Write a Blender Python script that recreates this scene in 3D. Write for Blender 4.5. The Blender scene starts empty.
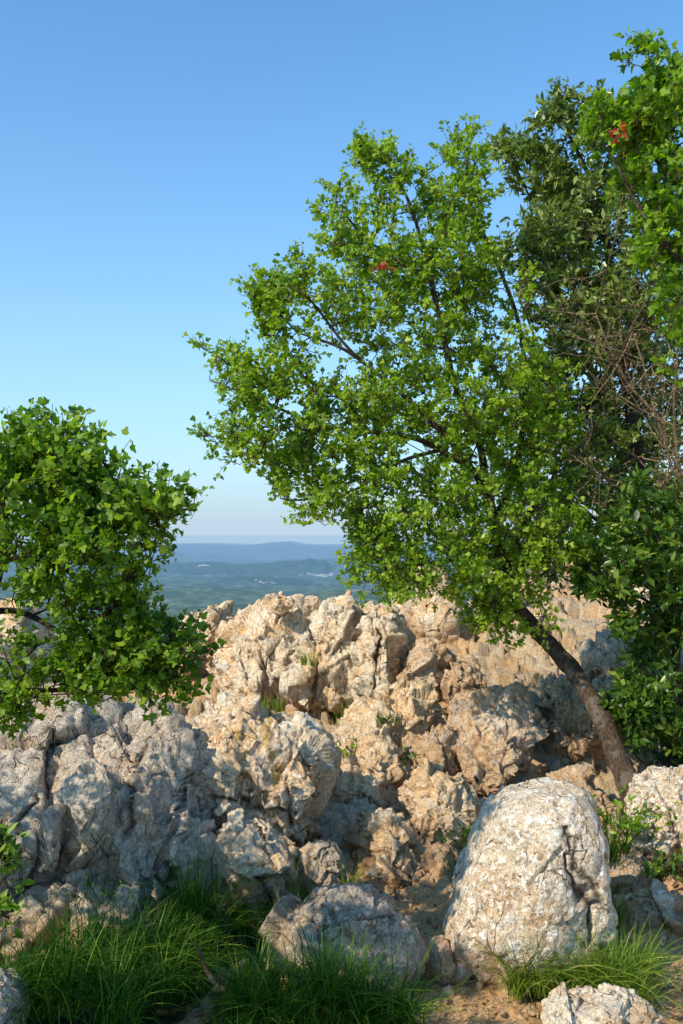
import bpy, math, random
import numpy as np
from mathutils import Vector

R = math.radians
rng = np.random.default_rng(7)
random.seed(7)
sc = bpy.context.scene
COL = sc.collection
EYE = 1.7; HZ = 527.0; F = 1000.0

def at(px, py, Y):
    return np.array([(px - 341.5) / F * Y, Y, EYE - (py - HZ) / F * Y])

# ------------------------------------------------------------------ noise
def h32(ix, iy, iz, seed):
    with np.errstate(over='ignore'):
        h = (ix.astype(np.uint32) * np.uint32(374761393) + iy.astype(np.uint32) * np.uint32(668265263)
             + iz.astype(np.uint32) * np.uint32(2147483647) + np.uint32((seed * 974711) & 0xffffffff))
        h = (h ^ (h >> np.uint32(13))) * np.uint32(1274126177)
        h = (h ^ (h >> np.uint32(16))) * np.uint32(2246822519)
        h = h ^ (h >> np.uint32(15))
    return h

def rnd(h): return (h & np.uint32(0xffffff)).astype(np.float64) / 16777216.0

GR = rng.normal(size=(256, 3)); GR /= np.linalg.norm(GR, axis=1)[:, None]

def perlin(P, seed=0):
    I = np.floor(P).astype(np.int64); f = P - I
    u = f * f * f * (f * (f * 6 - 15) + 10)
    out = np.zeros(len(P))
    for dx in (0, 1):
        wx = u[:, 0] if dx else 1 - u[:, 0]
        for dy in (0, 1):
            wy = u[:, 1] if dy else 1 - u[:, 1]
            for dz in (0, 1):
                wz = u[:, 2] if dz else 1 - u[:, 2]
                g = GR[(h32(I[:, 0] + dx, I[:, 1] + dy, I[:, 2] + dz, seed) & np.uint32(255)).astype(int)]
                out += wx * wy * wz * (g * (f - [dx, dy, dz])).sum(1)
    return out * 1.5

def fbm(P, oct=4, seed=0, gain=.5, lac=2.03):
    o = np.zeros(len(P)); a = 1.0
    for i in range(oct):
        o += a * perlin(P, seed + i); P = P * lac + 13.7; a *= gain
    return o

def ridged(P, oct=4, seed=0, gain=.5):
    o = np.zeros(len(P)); a = 1.0
    for i in range(oct):
        o += a * (1 - 2 * np.abs(perlin(P, seed + i))); P = P * 2.1 + 7.1; a *= gain
    return o

def worley(P, seed=0):
    """F1, F2 and a random number / random vector of the nearest cell, and offset to its centre"""
    I = np.floor(P).astype(np.int64)
    f1 = np.full(len(P), 9.0); f2 = np.full(len(P), 9.0); cid = np.zeros(len(P), np.uint32)
    off = np.zeros((len(P), 3))
    for dx in (-1, 0, 1):
        for dy in (-1, 0, 1):
            for dz in (-1, 0, 1):
                a, b, c = I[:, 0] + dx, I[:, 1] + dy, I[:, 2] + dz
                h = h32(a, b, c, seed)
                q = np.stack([a + rnd(h), b + rnd(h32(a, b, c, seed + 11)), c + rnd(h32(a, b, c, seed + 23))], 1)
                v = P - q; d = np.sqrt((v * v).sum(1))
                m = d < f1
                f2 = np.where(m, f1, np.minimum(f2, d)); f1 = np.where(m, d, f1)
                cid = np.where(m, h, cid); off[m] = v[m]
    return f1, f2, cid, off

def sst(a, b, x):
    t = np.clip((x - a) / (b - a), 0, 1); return t * t * (3 - 2 * t)

# ------------------------------------------------------------------ mesh helpers
def mesh_np(name, V, Fc, mat, parent=None, loc=None, smooth=True, attrs=None, nside=3, origin=None):
    V = np.asarray(V, float); Fc = np.asarray(Fc, np.int32)
    o0 = np.zeros(3) if origin is None else np.asarray(origin, float)
    me = bpy.data.meshes.new(name)
    me.vertices.add(len(V)); me.vertices.foreach_set('co', (V - o0).astype(np.float32).ravel())
    n = Fc.shape[1]
    me.loops.add(Fc.size); me.loops.foreach_set('vertex_index', Fc.ravel())
    me.polygons.add(len(Fc)); me.polygons.foreach_set('loop_start', np.arange(0, Fc.size, n, dtype=np.int32))
    me.update(calc_edges=True)
    me.polygons.foreach_set('use_smooth', np.full(len(Fc), smooth))
    for k, a in (attrs or {}).items():
        at_ = me.attributes.new(k, 'FLOAT', 'POINT'); at_.data.foreach_set('value', np.asarray(a, np.float32))
    me.materials.append(mat); me.validate(); me.update()
    ob = bpy.data.objects.new(name, me); COL.objects.link(ob)
    if parent is not None:
        ob.parent = parent
        ob.location = Vector(o0) - parent.location
    else:
        ob.location = Vector(o0)
    return ob

def tag(o, label=None, cat=None, group=None, kind=None):
    if label: o['label'] = label
    if cat: o['category'] = cat
    if group: o['group'] = group
    if kind: o['kind'] = kind
    return o

def empty(name, loc):
    e = bpy.data.objects.new(name, None); e.location = Vector(loc); e.empty_display_size = .1
    COL.objects.link(e); return e

_ico = {}
def ico(s):
    if s in _ico: return _ico[s]
    import bmesh
    bm = bmesh.new(); bmesh.ops.create_icosphere(bm, subdivisions=s, radius=1)
    V = np.array([v.co[:] for v in bm.verts]); Fc = np.array([[v.index for v in f.verts] for f in bm.faces])
    bm.free(); _ico[s] = (V, Fc); return _ico[s]

def vnormals(V, Fc):
    a, b, c = V[Fc[:, 0]], V[Fc[:, 1]], V[Fc[:, 2]]
    n = np.cross(b - a, c - a); N = np.zeros_like(V)
    for k in range(3):
        for j in range(3): N[:, j] += np.bincount(Fc[:, k], n[:, j], len(V))
    return N / (np.linalg.norm(N, axis=1)[:, None] + 1e-12)

# ------------------------------------------------------------------ materials
def newmat(name):
    m = bpy.data.materials.new(name); m.use_nodes = True
    nt = m.node_tree; nt.nodes.clear(); return m, nt

class NG:
    def __init__(s, nt): s.nt = nt
    def n(s, typ, **kw):
        nd = s.nt.nodes.new(typ)
        for k, v in kw.items():
            if k.startswith('_'): setattr(nd, k[1:], v)
            else:
                key = int(k[1:]) if k[0] == 'i' and k[1:].isdigit() else k
                if isinstance(v, bpy.types.NodeSocket): s.nt.links.new(v, nd.inputs[key])
                else: nd.inputs[key].default_value = v
        return nd
    def noise(s, vec, scale, detail=4, rough=.55, dist=0.0):
        return s.n('ShaderNodeTexNoise', Vector=vec, Scale=scale, Detail=detail, Roughness=rough, Distortion=dist).outputs['Fac']
    def ramp(s, fac, a, b, c0=(0, 0, 0, 1), c1=(1, 1, 1, 1)):
        r = s.n('ShaderNodeValToRGB', Fac=fac); e = r.color_ramp.elements
        e[0].position = a; e[1].position = b; e[0].color = c0; e[1].color = c1
        return r.outputs['Color']
    def mix(s, fac, a, b, bt='MIX'):
        m = s.n('ShaderNodeMix', _data_type='RGBA', _blend_type=bt)
        for i, v in ((0, fac), (6, a), (7, b)):
            if isinstance(v, bpy.types.NodeSocket): s.nt.links.new(v, m.inputs[i])
            else: m.inputs[i].default_value = v if i == 0 or len(v) == 4 else (*v, 1)
        return m.outputs[2]
    def math(s, op, a, b=0.0, clamp=False):
        m = s.n('ShaderNodeMath', _operation=op, _use_clamp=clamp)
        for i, v in ((0, a), (1, b)):
            if isinstance(v, bpy.types.NodeSocket): s.nt.links.new(v, m.inputs[i])
            else: m.inputs[i].default_value = v
        return m.outputs[0]
    def attr(s, name): return s.n('ShaderNodeAttribute', _attribute_name=name).outputs['Fac']

def rock_mat(name, light, tan, dark, pale, tan_lo=.40, tan_hi=.60, grey=(.34, .33, .33, 1), grey_lo=.5, mottle=.7, ms=30.0, ochre=.7):
    m, nt = newmat(name); g = NG(nt)
    pos = g.n('ShaderNodeNewGeometry').outputs['Position']
    big = g.noise(pos, 2.6, 5, .62, .6)
    mid = g.noise(pos, 8.0, 6, .66, .8)
    m2 = g.noise(g.n('ShaderNodeMapping', Vector=pos, Location=(3.1, 7.7, 1.3)).outputs[0], ms, 6, .72, .5)
    m3 = g.noise(g.n('ShaderNodeMapping', Vector=pos, Location=(9.1, 2.7, 5.3)).outputs[0], ms * 1.35, 5, .75, .4)
    fine = g.noise(pos, 75.0, 5, .72)
    grain = g.noise(pos, 240.0, 3, .7)
    c = g.mix(g.ramp(big, tan_lo, tan_hi), light, tan)
    c = g.mix(g.math('MULTIPLY', g.ramp(mid, grey_lo, grey_lo + .12), .85), c, grey)
    st = g.noise(g.n('ShaderNodeMapping', Vector=pos, Scale=(1, 1, .5)).outputs[0], 6.0, 6, .68, 1.0)
    c = g.mix(g.math('MULTIPLY', g.ramp(st, .55, .68), ochre), c, (.50, .27, .09, 1))
    # mottling: pale crusts and dark stains a few centimetres across
    c = g.mix(g.math('MULTIPLY', g.ramp(m2, .50, .60), mottle), c, pale)
    c = g.mix(g.math('MULTIPLY', g.ramp(m3, .54, .64), mottle), c, dark)
    c = g.mix(.85, c, g.ramp(fine, .26, .66, (.62, .57, .52, 1), (1.42, 1.42, 1.42, 1)), 'MULTIPLY')
    c = g.mix(.5, c, g.ramp(grain, .3, .7, (.7, .7, .7, 1), (1.4, 1.4, 1.4, 1)), 'MULTIPLY')
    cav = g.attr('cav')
    c = g.mix(g.math('MULTIPLY', g.ramp(cav, .22, .85), .88), c, (.085, .052, .03, 1))  # crevices: soil and shade together, darkened into the base colour
    c = g.mix(g.math('MULTIPLY', g.attr('foot'), g.ramp(big, .35, .5)), c, (.50, .30, .15, 1))
    yl = g.attr('moss')
    ym = g.math('MULTIPLY', g.ramp(g.math('MULTIPLY', yl, g.noise(pos, 34, 6, .8)), .24, .40), .75)
    c = g.mix(ym, c, (.58, .34, .05, 1))
    h = g.math('ADD', g.math('MULTIPLY', mid, .9), g.math('MULTIPLY', m2, .30))
    h = g.math('ADD', h, g.math('MULTIPLY', fine, .20))
    h = g.math('ADD', h, g.math('MULTIPLY', grain, .06))
    # hairline fissures: thin zero crossings of warped noise, only here and there
    zc = g.noise(g.n('ShaderNodeMapping', Vector=pos, Scale=(1, 1, .55), Location=(1, 4, 2)).outputs[0], 6.5, 3, .5, .7)
    ckm = g.math('MULTIPLY', g.ramp(g.math('ABSOLUTE', g.math('SUBTRACT', zc, .5)), 0.0, .010, (1, 1, 1, 1), (0, 0, 0, 1)), g.ramp(g.noise(pos, 4, 2), .50, .56))
    h = g.math('SUBTRACT', h, g.math('MULTIPLY', ckm, .35))
    c = g.mix(g.math('MULTIPLY', ckm, .6), c, (.07, .05, .035, 1))
    pt = g.ramp(g.noise(pos, 80, 3, .6), .60, .70)
    h = g.math('SUBTRACT', h, g.math('MULTIPLY', pt, .16))
    bmp = g.n('ShaderNodeBump', Height=h, Strength=1.0, Distance=.05)
    b = g.n('ShaderNodeBsdfPrincipled', **{'Base Color': c, 'Roughness': .92, 'Normal': bmp.outputs[0], 'Specular IOR Level': .2})
    g.n('ShaderNodeOutputMaterial', Surface=b.outputs[0])
    return m

M = {}
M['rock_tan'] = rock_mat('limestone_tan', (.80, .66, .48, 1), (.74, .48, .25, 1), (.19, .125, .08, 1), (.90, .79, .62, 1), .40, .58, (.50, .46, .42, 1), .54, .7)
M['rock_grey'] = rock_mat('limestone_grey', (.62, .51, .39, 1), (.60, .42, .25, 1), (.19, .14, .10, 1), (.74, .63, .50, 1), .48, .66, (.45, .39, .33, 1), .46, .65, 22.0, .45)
M['rock_boulder'] = rock_mat('limestone_boulder', (.76, .62, .45, 1), (.60, .42, .25, 1), (.30, .20, .12, 1), (.95, .88, .76, 1), .42, .64, (.60, .51, .41, 1), .54, 1.0, 30.0, .35)
M['rock_brown'] = rock_mat('limestone_brown', (.68, .51, .35, 1), (.60, .38, .20, 1), (.19, .125, .075, 1), (.64, .54, .42, 1), .36, .56, (.42, .37, .33, 1), .54, .65)

M['rock_shade'] = rock_mat('limestone_shaded', (.47, .38, .28, 1), (.42, .30, .18, 1), (.13, .10, .07, 1), (.62, .53, .42, 1), .46, .64, (.33, .28, .23, 1), .46, .75, 26.0, .3)  # darker limestone: shade on the low front boulder put into its colour
M['rock_ochre'] = rock_mat('limestone_ochre', (.82, .66, .47, 1), (.74, .50, .27, 1), (.24, .15, .085, 1), (.86, .73, .55, 1), .34, .54, (.54, .47, .40, 1), .56, .6)

def ground_mat():
    m, nt = newmat('earth_and_bedrock'); g = NG(nt)
    pos = g.n('ShaderNodeNewGeometry').outputs['Position']
    big = g.noise(pos, 1.7, 4, .6, .4); mid = g.noise(pos, 11, 6, .65, .5)
    fine = g.noise(pos, 70, 5, .7); gr = g.noise(pos, 260, 3, .7)
    rock = g.mix(g.ramp(big, .38, .6), (.76, .60, .41, 1), (.70, .47, .26, 1))
    rock = g.mix(g.ramp(mid, .50, .62), rock, (.72, .62, .48, 1))
    rock = g.mix(g.math('MULTIPLY', g.ramp(g.noise(pos, 26, 5, .75), .56, .68), .6), rock, (.17, .115, .07, 1))
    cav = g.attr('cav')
    rock = g.mix(g.math('MULTIPLY', g.ramp(cav, .2, 1), .7), rock, (.16, .085, .04, 1))  # bedrock cracks: soil plus shade painted into the colour
    soil = g.mix(g.ramp(mid, .35, .65), (.85, .53, .26, 1), (.76, .42, .19, 1))
    soil = g.mix(g.ramp(g.noise(pos, 34, 4, .7), .5, .62), soil, (.84, .60, .36, 1))
    soil = g.mix(g.ramp(g.noise(pos, 48, 4, .7), .6, .7), soil, (.13, .07, .04, 1))
    c = g.mix(g.attr('soil'), rock, soil)
    c = g.mix(g.attr('turf'), c, (.045, .055, .018, 1))
    c = g.mix(.75, c, g.ramp(fine, .28, .72, (.38, .35, .32, 1), (1.3, 1.3, 1.3, 1)), 'MULTIPLY')
    c = g.mix(.5, c, g.ramp(gr, .3, .7, (.55, .55, .55, 1), (1.25, 1.25, 1.25, 1)), 'MULTIPLY')
    h = g.math('ADD', g.math('MULTIPLY', mid, .5), g.math('MULTIPLY', fine, .35))
    h = g.math('ADD', h, g.math('MULTIPLY', gr, .12))
    bmp = g.n('ShaderNodeBump', Height=h, Strength=1.0, Distance=.045)
    b = g.n('ShaderNodeBsdfPrincipled', **{'Base Color': c, 'Roughness': .95, 'Normal': bmp.outputs[0], 'Specular IOR Level': .15})
    g.n('ShaderNodeOutputMaterial', Surface=b.outputs[0]); return m
M['ground'] = ground_mat()

def leaf_mat(name, ca, cb, cc, trans=.45, rough=.42, tcol=None, spec=.4):
    m, nt = newmat(name); g = NG(nt)
    r = g.attr('rnd')
    cr = g.n('ShaderNodeValToRGB', Fac=r); e = cr.color_ramp.elements
    e[0].color = ca; e[0].position = 0; e[1].color = cc; e[1].position = 1
    x = e.new(.5); x.color = cb
    c = cr.outputs['Color']
    t = g.mix(1.0, c, tcol or (1.5, 1.65, .5, 1), 'MULTIPLY')
    b = g.n('ShaderNodeBsdfPrincipled', **{'Base Color': c, 'Roughness': rough, 'Specular IOR Level': spec})
    tr = g.n('ShaderNodeBsdfTranslucent', Color=t)
    mx = g.n('ShaderNodeMixShader', i0=trans, i1=b.outputs[0], i2=tr.outputs[0])
    g.n('ShaderNodeOutputMaterial', Surface=mx.outputs[0]); return m
M['leaf_maple'] = leaf_mat('maple_leaf', (.09, .17, .010, 1), (.25, .375, .016, 1), (.48, .56, .08, 1))
M['leaf_near'] = leaf_mat('near_maple_leaf', (.055, .13, .010, 1), (.15, .27, .016, 1), (.38, .48, .06, 1))
M['leaf_holm'] = leaf_mat('evergreen_leaf', (.06, .10, .018, 1), (.15, .21, .03, 1), (.38, .42, .13, 1), .25, .32)
M['leaf_bright'] = leaf_mat('bright_leaf', (.07, .15, .008, 1), (.18, .31, .012, 1), (.38, .48, .05, 1))
M['leaf_shrub'] = leaf_mat('shrub_leaf', (.022, .06, .008, 1), (.07, .145, .014, 1), (.27, .35, .05, 1), .35, .33)
M['leaf_dry'] = leaf_mat('dry_leaf', (.20, .13, .06, 1), (.27, .23, .10, 1), (.38, .33, .16, 1), .3, .6, (1.2, 1.1, .8, 1))
M['leaf_red'] = leaf_mat('red_leaf', (.35, .025, .015, 1), (.50, .05, .02, 1), (.6, .12, .06, 1), .4, .5, (1.5, .7, .6, 1))
M['litter'] = leaf_mat('fallen_leaf', (.13, .06, .025, 1), (.28, .15, .06, 1), (.45, .28, .13, 1), .1, .7, (1.1, 1, .8, 1))
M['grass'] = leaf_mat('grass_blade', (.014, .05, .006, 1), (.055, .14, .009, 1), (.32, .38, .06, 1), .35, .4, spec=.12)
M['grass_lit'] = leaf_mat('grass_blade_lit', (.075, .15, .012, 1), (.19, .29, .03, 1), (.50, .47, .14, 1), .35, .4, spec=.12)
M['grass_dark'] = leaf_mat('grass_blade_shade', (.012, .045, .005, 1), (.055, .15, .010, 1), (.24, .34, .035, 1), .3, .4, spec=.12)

def bark_mat(name, a, b_, spot=None):
    m, nt = newmat(name); g = NG(nt)
    pos = g.n('ShaderNodeNewGeometry').outputs['Position']
    mp = g.n('ShaderNodeMapping', Vector=pos, Scale=(1, 1, .28)).outputs[0]
    n1 = g.noise(mp, 75, 5, .7, .5); n2 = g.noise(pos, 12, 4, .6)
    c = g.mix(g.ramp(n1, .35, .65), a, b_)
    if spot: c = g.mix(g.ramp(n2, .52, .6), c, spot)
    bmp = g.n('ShaderNodeBump', Height=n1, Strength=1.0, Distance=.02)
    b = g.n('ShaderNodeBsdfPrincipled', **{'Base Color': c, 'Roughness': .9, 'Normal': bmp.outputs[0], 'Specular IOR Level': .2})
    g.n('ShaderNodeOutputMaterial', Surface=b.outputs[0]); return m
M['bark'] = bark_mat('maple_bark', (.035, .022, .013, 1), (.15, .10, .06, 1), (.18, .14, .10, 1))
M['bark_dark'] = bark_mat('dark_bark', (.022, .016, .011, 1), (.09, .065, .042, 1))
M['bark_dry'] = bark_mat('dry_bark', (.16, .10, .06, 1), (.42, .30, .20, 1))

HAZE = (.235, .42, .66, 1)
def far_mat(name, a, b_, c_, L, fields=0.0, haze=HAZE, glow=1.0):
    m, nt = newmat(name); g = NG(nt)
    pos = g.n('ShaderNodeNewGeometry').outputs['Position']
    n1 = g.noise(pos, .0016, 8, .62, .3); n2 = g.noise(pos, .008, 6, .7)
    c = g.mix(g.ramp(n1, .40, .6), a, b_)
    c = g.mix(g.ramp(n2, .45, .62), c, c_)
    if fields:
        vo = g.n('ShaderNodeTexVoronoi', Vector=g.n('ShaderNodeMapping', Vector=pos, Scale=(1, .5, 0)).outputs[0], Scale=.0045)
        fm = g.math('MULTIPLY', g.ramp(vo.outputs['Color'], .72, .8), g.ramp(n1, .5, .6))
        c = g.mix(g.math('MULTIPLY', fm, fields), c, (.42, .38, .26, 1))
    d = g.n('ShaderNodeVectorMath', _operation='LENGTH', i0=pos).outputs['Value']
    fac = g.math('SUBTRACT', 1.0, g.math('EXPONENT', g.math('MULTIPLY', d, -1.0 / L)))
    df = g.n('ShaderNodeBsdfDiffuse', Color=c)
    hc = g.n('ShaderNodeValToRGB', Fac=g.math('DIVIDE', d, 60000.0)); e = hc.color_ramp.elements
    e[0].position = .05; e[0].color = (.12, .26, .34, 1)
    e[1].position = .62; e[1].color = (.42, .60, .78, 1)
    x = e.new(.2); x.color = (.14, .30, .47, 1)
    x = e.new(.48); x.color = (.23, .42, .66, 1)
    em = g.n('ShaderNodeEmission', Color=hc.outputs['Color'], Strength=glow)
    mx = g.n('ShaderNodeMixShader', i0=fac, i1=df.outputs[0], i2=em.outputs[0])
    g.n('ShaderNodeOutputMaterial', Surface=mx.outputs[0]); return m
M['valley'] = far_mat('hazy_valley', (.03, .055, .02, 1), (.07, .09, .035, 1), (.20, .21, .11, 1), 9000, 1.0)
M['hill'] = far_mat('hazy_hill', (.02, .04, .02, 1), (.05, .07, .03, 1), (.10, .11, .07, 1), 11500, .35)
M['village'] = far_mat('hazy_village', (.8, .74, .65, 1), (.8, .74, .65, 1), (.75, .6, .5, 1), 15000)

# ------------------------------------------------------------------ terrain height
def H(x, Y):
    x = np.asarray(x, float); Y = np.asarray(Y, float)
    right = np.interp(Y, [-10, 4.5, 5.0, 5.6, 6.4, 7.0, 8.0, 9.5, 11, 12.2, 13.5, 16, 20], [0, 0, .06, .22, .42, .55, .78, 1.04, 1.28, 1.26, .2, -5, -12])
    left = np.interp(Y, [-10, 4.4, 5.0, 5.6, 7.0, 7.5, 8.3, 9.3, 12, 20], [0, 0, .12, .26, .32, .36, .80, .0, -4, -14])
    s = sst(.07, .16, x / np.maximum(Y, 1))
    z = left * (1 - s) + right * s
    # right-hand bank rises a little beside the path
    z = z + .12 * sst(.24, .40, x / np.maximum(Y, 1)) * sst(3.4, 4.6, Y) * (1 - sst(7, 9, Y))
    z = z + .08 * sst(-.05, -.35, x / np.maximum(Y, 1)) * sst(2.5, 4.0, Y) * (1 - sst(7, 9, Y))
    return z

def rockify(P, N, amp=1.0, seed=0, scale=1.0, aniso=(1, 1, .75)):
    """fractured and weathered limestone displacement, metres; returns new P and a cavity value"""
    rr_ = np.random.default_rng(seed); ax_, ay_ = rr_.uniform(-.45, .45, 2); ca, sa, cb, sb = math.cos(ax_), math.sin(ax_), math.cos(ay_), math.sin(ay_)
    Q = (P @ np.array([[cb, 0, sb], [0, 1, 0], [-sb, 0, cb]]) @ np.array([[1, 0, 0], [0, ca, -sa], [0, sa, ca]])) * np.array(aniso) / scale
    W = np.stack([fbm(Q * 1.6 + k * 19.1, 3, seed + 31 * k) for k in range(3)], 1)
    d = np.zeros(len(P)); cav = np.zeros(len(P))
    for fr, a, cw, cd, wp in ((1.7, .060, .014, .09, .03), (4.2, .044, .018, .045, .04), (9.5, .025, .026, .020, .05), (21.0, .0095, .04, .008, .05)):
        f1, f2, cid, off = worley((Q + wp * W) * fr, seed + int(fr * 10))
        e = f2 - f1
        r1 = rnd(cid) - .5
        tv = np.stack([rnd(cid * np.uint32(7919)), rnd(cid * np.uint32(104729)), rnd(cid * np.uint32(1299709))], 1) - .5
        tilt = (tv * off).sum(1)
        edge = sst(0, .03, e)
        d += a * (r1 * 1.3 + 4.6 * tilt) * (.6 + .4 * edge)
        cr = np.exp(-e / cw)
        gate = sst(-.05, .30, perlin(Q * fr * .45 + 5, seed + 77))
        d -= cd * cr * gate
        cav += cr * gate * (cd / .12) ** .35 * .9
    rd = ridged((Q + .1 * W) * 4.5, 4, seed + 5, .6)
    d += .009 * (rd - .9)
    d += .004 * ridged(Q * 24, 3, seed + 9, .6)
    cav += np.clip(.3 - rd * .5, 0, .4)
    return P + N * (d * amp)[:, None], np.clip(cav, 0, 1)

# ground: one sheet round the viewpoint
def build_ground():
    ys = np.concatenate([np.linspace(-9, 2.2, 30)[:-1], 2.2 * np.exp(np.linspace(0, math.log(13.6 / 2.2), 640)), np.linspace(13.8, 20, 20)])
    us = np.concatenate([np.linspace(-2.2, -.40, 60)[:-1], np.linspace(-.40, .46, 560), np.linspace(.46, 2.2, 60)[1:]])
    U, Yg = np.meshgrid(us, ys)
    X = U * np.maximum(Yg, 2.2) * 1.0; X = np.where(Yg < 2.2, U * 2.2 * (1 + (2.2 - Yg) * .35), X)
    Z = H(X, Yg)
    P = np.stack([X.ravel(), Yg.ravel(), Z.ravel()], 1)
    n0, n1 = X.shape
    i = np.arange(n0 * n1).reshape(n0, n1)
    q = np.stack([i[:-1, :-1], i[:-1, 1:], i[1:, 1:], i[1:, :-1]], -1).reshape(-1, 4)
    tri = np.concatenate([q[:, [0, 1, 2]], q[:, [0, 2, 3]]])
    N = vnormals(P, tri)
    u = P[:, 0] / np.maximum(P[:, 1], 1); Yv = P[:, 1]
    # soil: the path and pockets between the rocks
    soil = 1 - sst(4.35, 5.0, Yv + .25 * fbm(P * 1.5, 3, 3))
    soil = np.maximum(soil, .9 * sst(.15, .45, fbm(P * 1.3 + 4, 3, 8)) * sst(5, 7, Yv))
    turf = (1 - sst(-.02, .06, u + .03 * fbm(P * 4, 2, 12))) * (1 - sst(4.3, 4.8, Yv)) * sst(1.5, 2.5, Yv)
    rough = 1 - .88 * (1 - sst(4.35, 4.9, Yv))
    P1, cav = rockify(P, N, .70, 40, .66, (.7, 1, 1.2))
    # stepped ledges of the worn slope
    lz = (P1[:, 2] * 7.5 + .8 * fbm(P * 1.6, 3, 61)); fr = lz - np.floor(lz)
    step = (sst(.25, .75, fr) - fr) / 7.5 * sst(5.2, 6.2, Yv) * .9
    P2 = P + (P1 - P) * rough[:, None]
    P2[:, 2] += step + .012 * fbm(P * 5, 3, 90) + (1 - rough) * .012 * fbm(P * 22, 3, 95)
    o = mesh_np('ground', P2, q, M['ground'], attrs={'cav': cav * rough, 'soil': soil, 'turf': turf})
    tag(o, kind='structure')
    return o
build_ground()

# ------------------------------------------------------------------ rocks
def rock(name, pts, Y, depth, label, cat='rock', mat='rock_tan', seed=1, sub=6, amp=1.0, sq=2.7, planes=24, scale=1.0,
         cut=(.74, .95), moss=None, aniso=(1, 1, .7), group=None, lean=0.0, grooves=None):
    W = np.array([at(px, py, Y) for px, py in pts])
    c = (W.max(0) + W.min(0)) / 2
    th = np.arctan2(W[:, 2] - c[2], W[:, 0] - c[0]); r = np.hypot(W[:, 0] - c[0], W[:, 2] - c[2])
    o = np.argsort(th); th = th[o]; r = r[o]
    th = np.concatenate([th - 2 * np.pi, th, th + 2 * np.pi]); r = np.tile(r, 3)
    V, Fc = ico(sub)
    t = np.arctan2(V[:, 2], V[:, 0]); rr = np.interp(t, th, r)
    # soften the outline slightly
    rr = .5 * rr + .25 * (np.interp(t - .07, th, r) + np.interp(t + .07, th, r))
    rho = np.hypot(V[:, 0], V[:, 2]); s = (rho ** sq + np.abs(V[:, 1]) ** sq) ** (-1 / sq)
    rg = np.random.default_rng(seed)
    U = V * s[:, None]                      # unit superquadric
    for k in range(planes):
        n = rg.normal(size=3); n[1] = -abs(n[1]) * .9 - .15; n[2] += .25; n /= np.linalg.norm(n)
        mx = (U @ n).max(); off = mx * rg.uniform(*cut)
        d = U @ n - off; m = d > 0
        U[m] -= np.outer(d[m] * .97, n)
    P = np.stack([U[:, 0] * rr, U[:, 1] * depth, U[:, 2] * rr], 1)
    P[:, 1] += lean * P[:, 2]
    P += c
    N = vnormals(P, Fc)
    if N[np.argmax(P[:, 2]), 2] < 0: N = -N
    size = np.sqrt(r.mean() * depth)
    a = amp * min(1.0, size / .38)
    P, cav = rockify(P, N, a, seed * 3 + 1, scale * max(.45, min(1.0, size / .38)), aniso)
    for (gp, gw, gd) in (grooves or []):
        g3 = np.array([at(px, py, Y - depth * .8) for px, py in gp])[:, [0, 2]]; q = P[:, [0, 2]] + .045 * np.stack([fbm(P * 7, 3, 5), fbm(P * 7, 3, 8)], 1); gw = gw * (1 + .8 * fbm(P * 6, 2, 15)).clip(.25, 2)
        dm = np.full(len(P), 9.0)
        for A_, B_ in zip(g3[:-1], g3[1:]):
            ab = B_ - A_; tt = np.clip(((q - A_) @ ab) / (ab @ ab), 0, 1); dm = np.minimum(dm, np.linalg.norm(q - A_ - tt[:, None] * ab, axis=1))
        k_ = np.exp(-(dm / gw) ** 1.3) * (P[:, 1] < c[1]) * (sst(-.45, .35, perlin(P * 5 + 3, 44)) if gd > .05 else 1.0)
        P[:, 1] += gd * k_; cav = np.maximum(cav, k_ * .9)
    ms = np.zeros(len(P))
    for (mx_, my_, mr) in (moss or []):
        q = at(mx_, my_, Y - depth * .9)
        ms = np.maximum(ms, np.exp(-(((P[:, 0] - q[0]) ** 2 + ((P[:, 2] - q[2]) * .5) ** 2) / (mr / F * Y) ** 2)))
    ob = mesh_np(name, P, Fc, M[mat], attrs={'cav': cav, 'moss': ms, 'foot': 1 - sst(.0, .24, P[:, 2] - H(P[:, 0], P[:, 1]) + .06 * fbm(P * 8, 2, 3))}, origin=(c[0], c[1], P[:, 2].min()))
    return tag(ob, label, cat, group)

# large left rocks (grey, mostly in dappled shade)
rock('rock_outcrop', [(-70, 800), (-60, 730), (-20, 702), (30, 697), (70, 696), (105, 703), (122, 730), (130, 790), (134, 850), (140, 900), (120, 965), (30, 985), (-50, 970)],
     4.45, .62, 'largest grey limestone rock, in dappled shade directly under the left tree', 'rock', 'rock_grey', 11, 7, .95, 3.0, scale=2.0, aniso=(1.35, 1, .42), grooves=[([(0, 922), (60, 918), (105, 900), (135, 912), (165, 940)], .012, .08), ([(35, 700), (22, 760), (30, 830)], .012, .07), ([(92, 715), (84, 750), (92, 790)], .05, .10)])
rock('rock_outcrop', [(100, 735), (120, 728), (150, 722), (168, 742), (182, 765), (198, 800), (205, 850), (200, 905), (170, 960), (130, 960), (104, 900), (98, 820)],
     4.40, .42, 'tall narrow grey slab leaning against the right side of the largest left rock', 'rock', 'rock_grey', 12, 7, .95, 3.2, scale=1.35, aniso=(1.45, 1, .36), grooves=[([(196, 745), (182, 800), (164, 860), (170, 905)], .014, .14), ([(128, 728), (134, 770), (128, 830)], .016, .04)])
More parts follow.
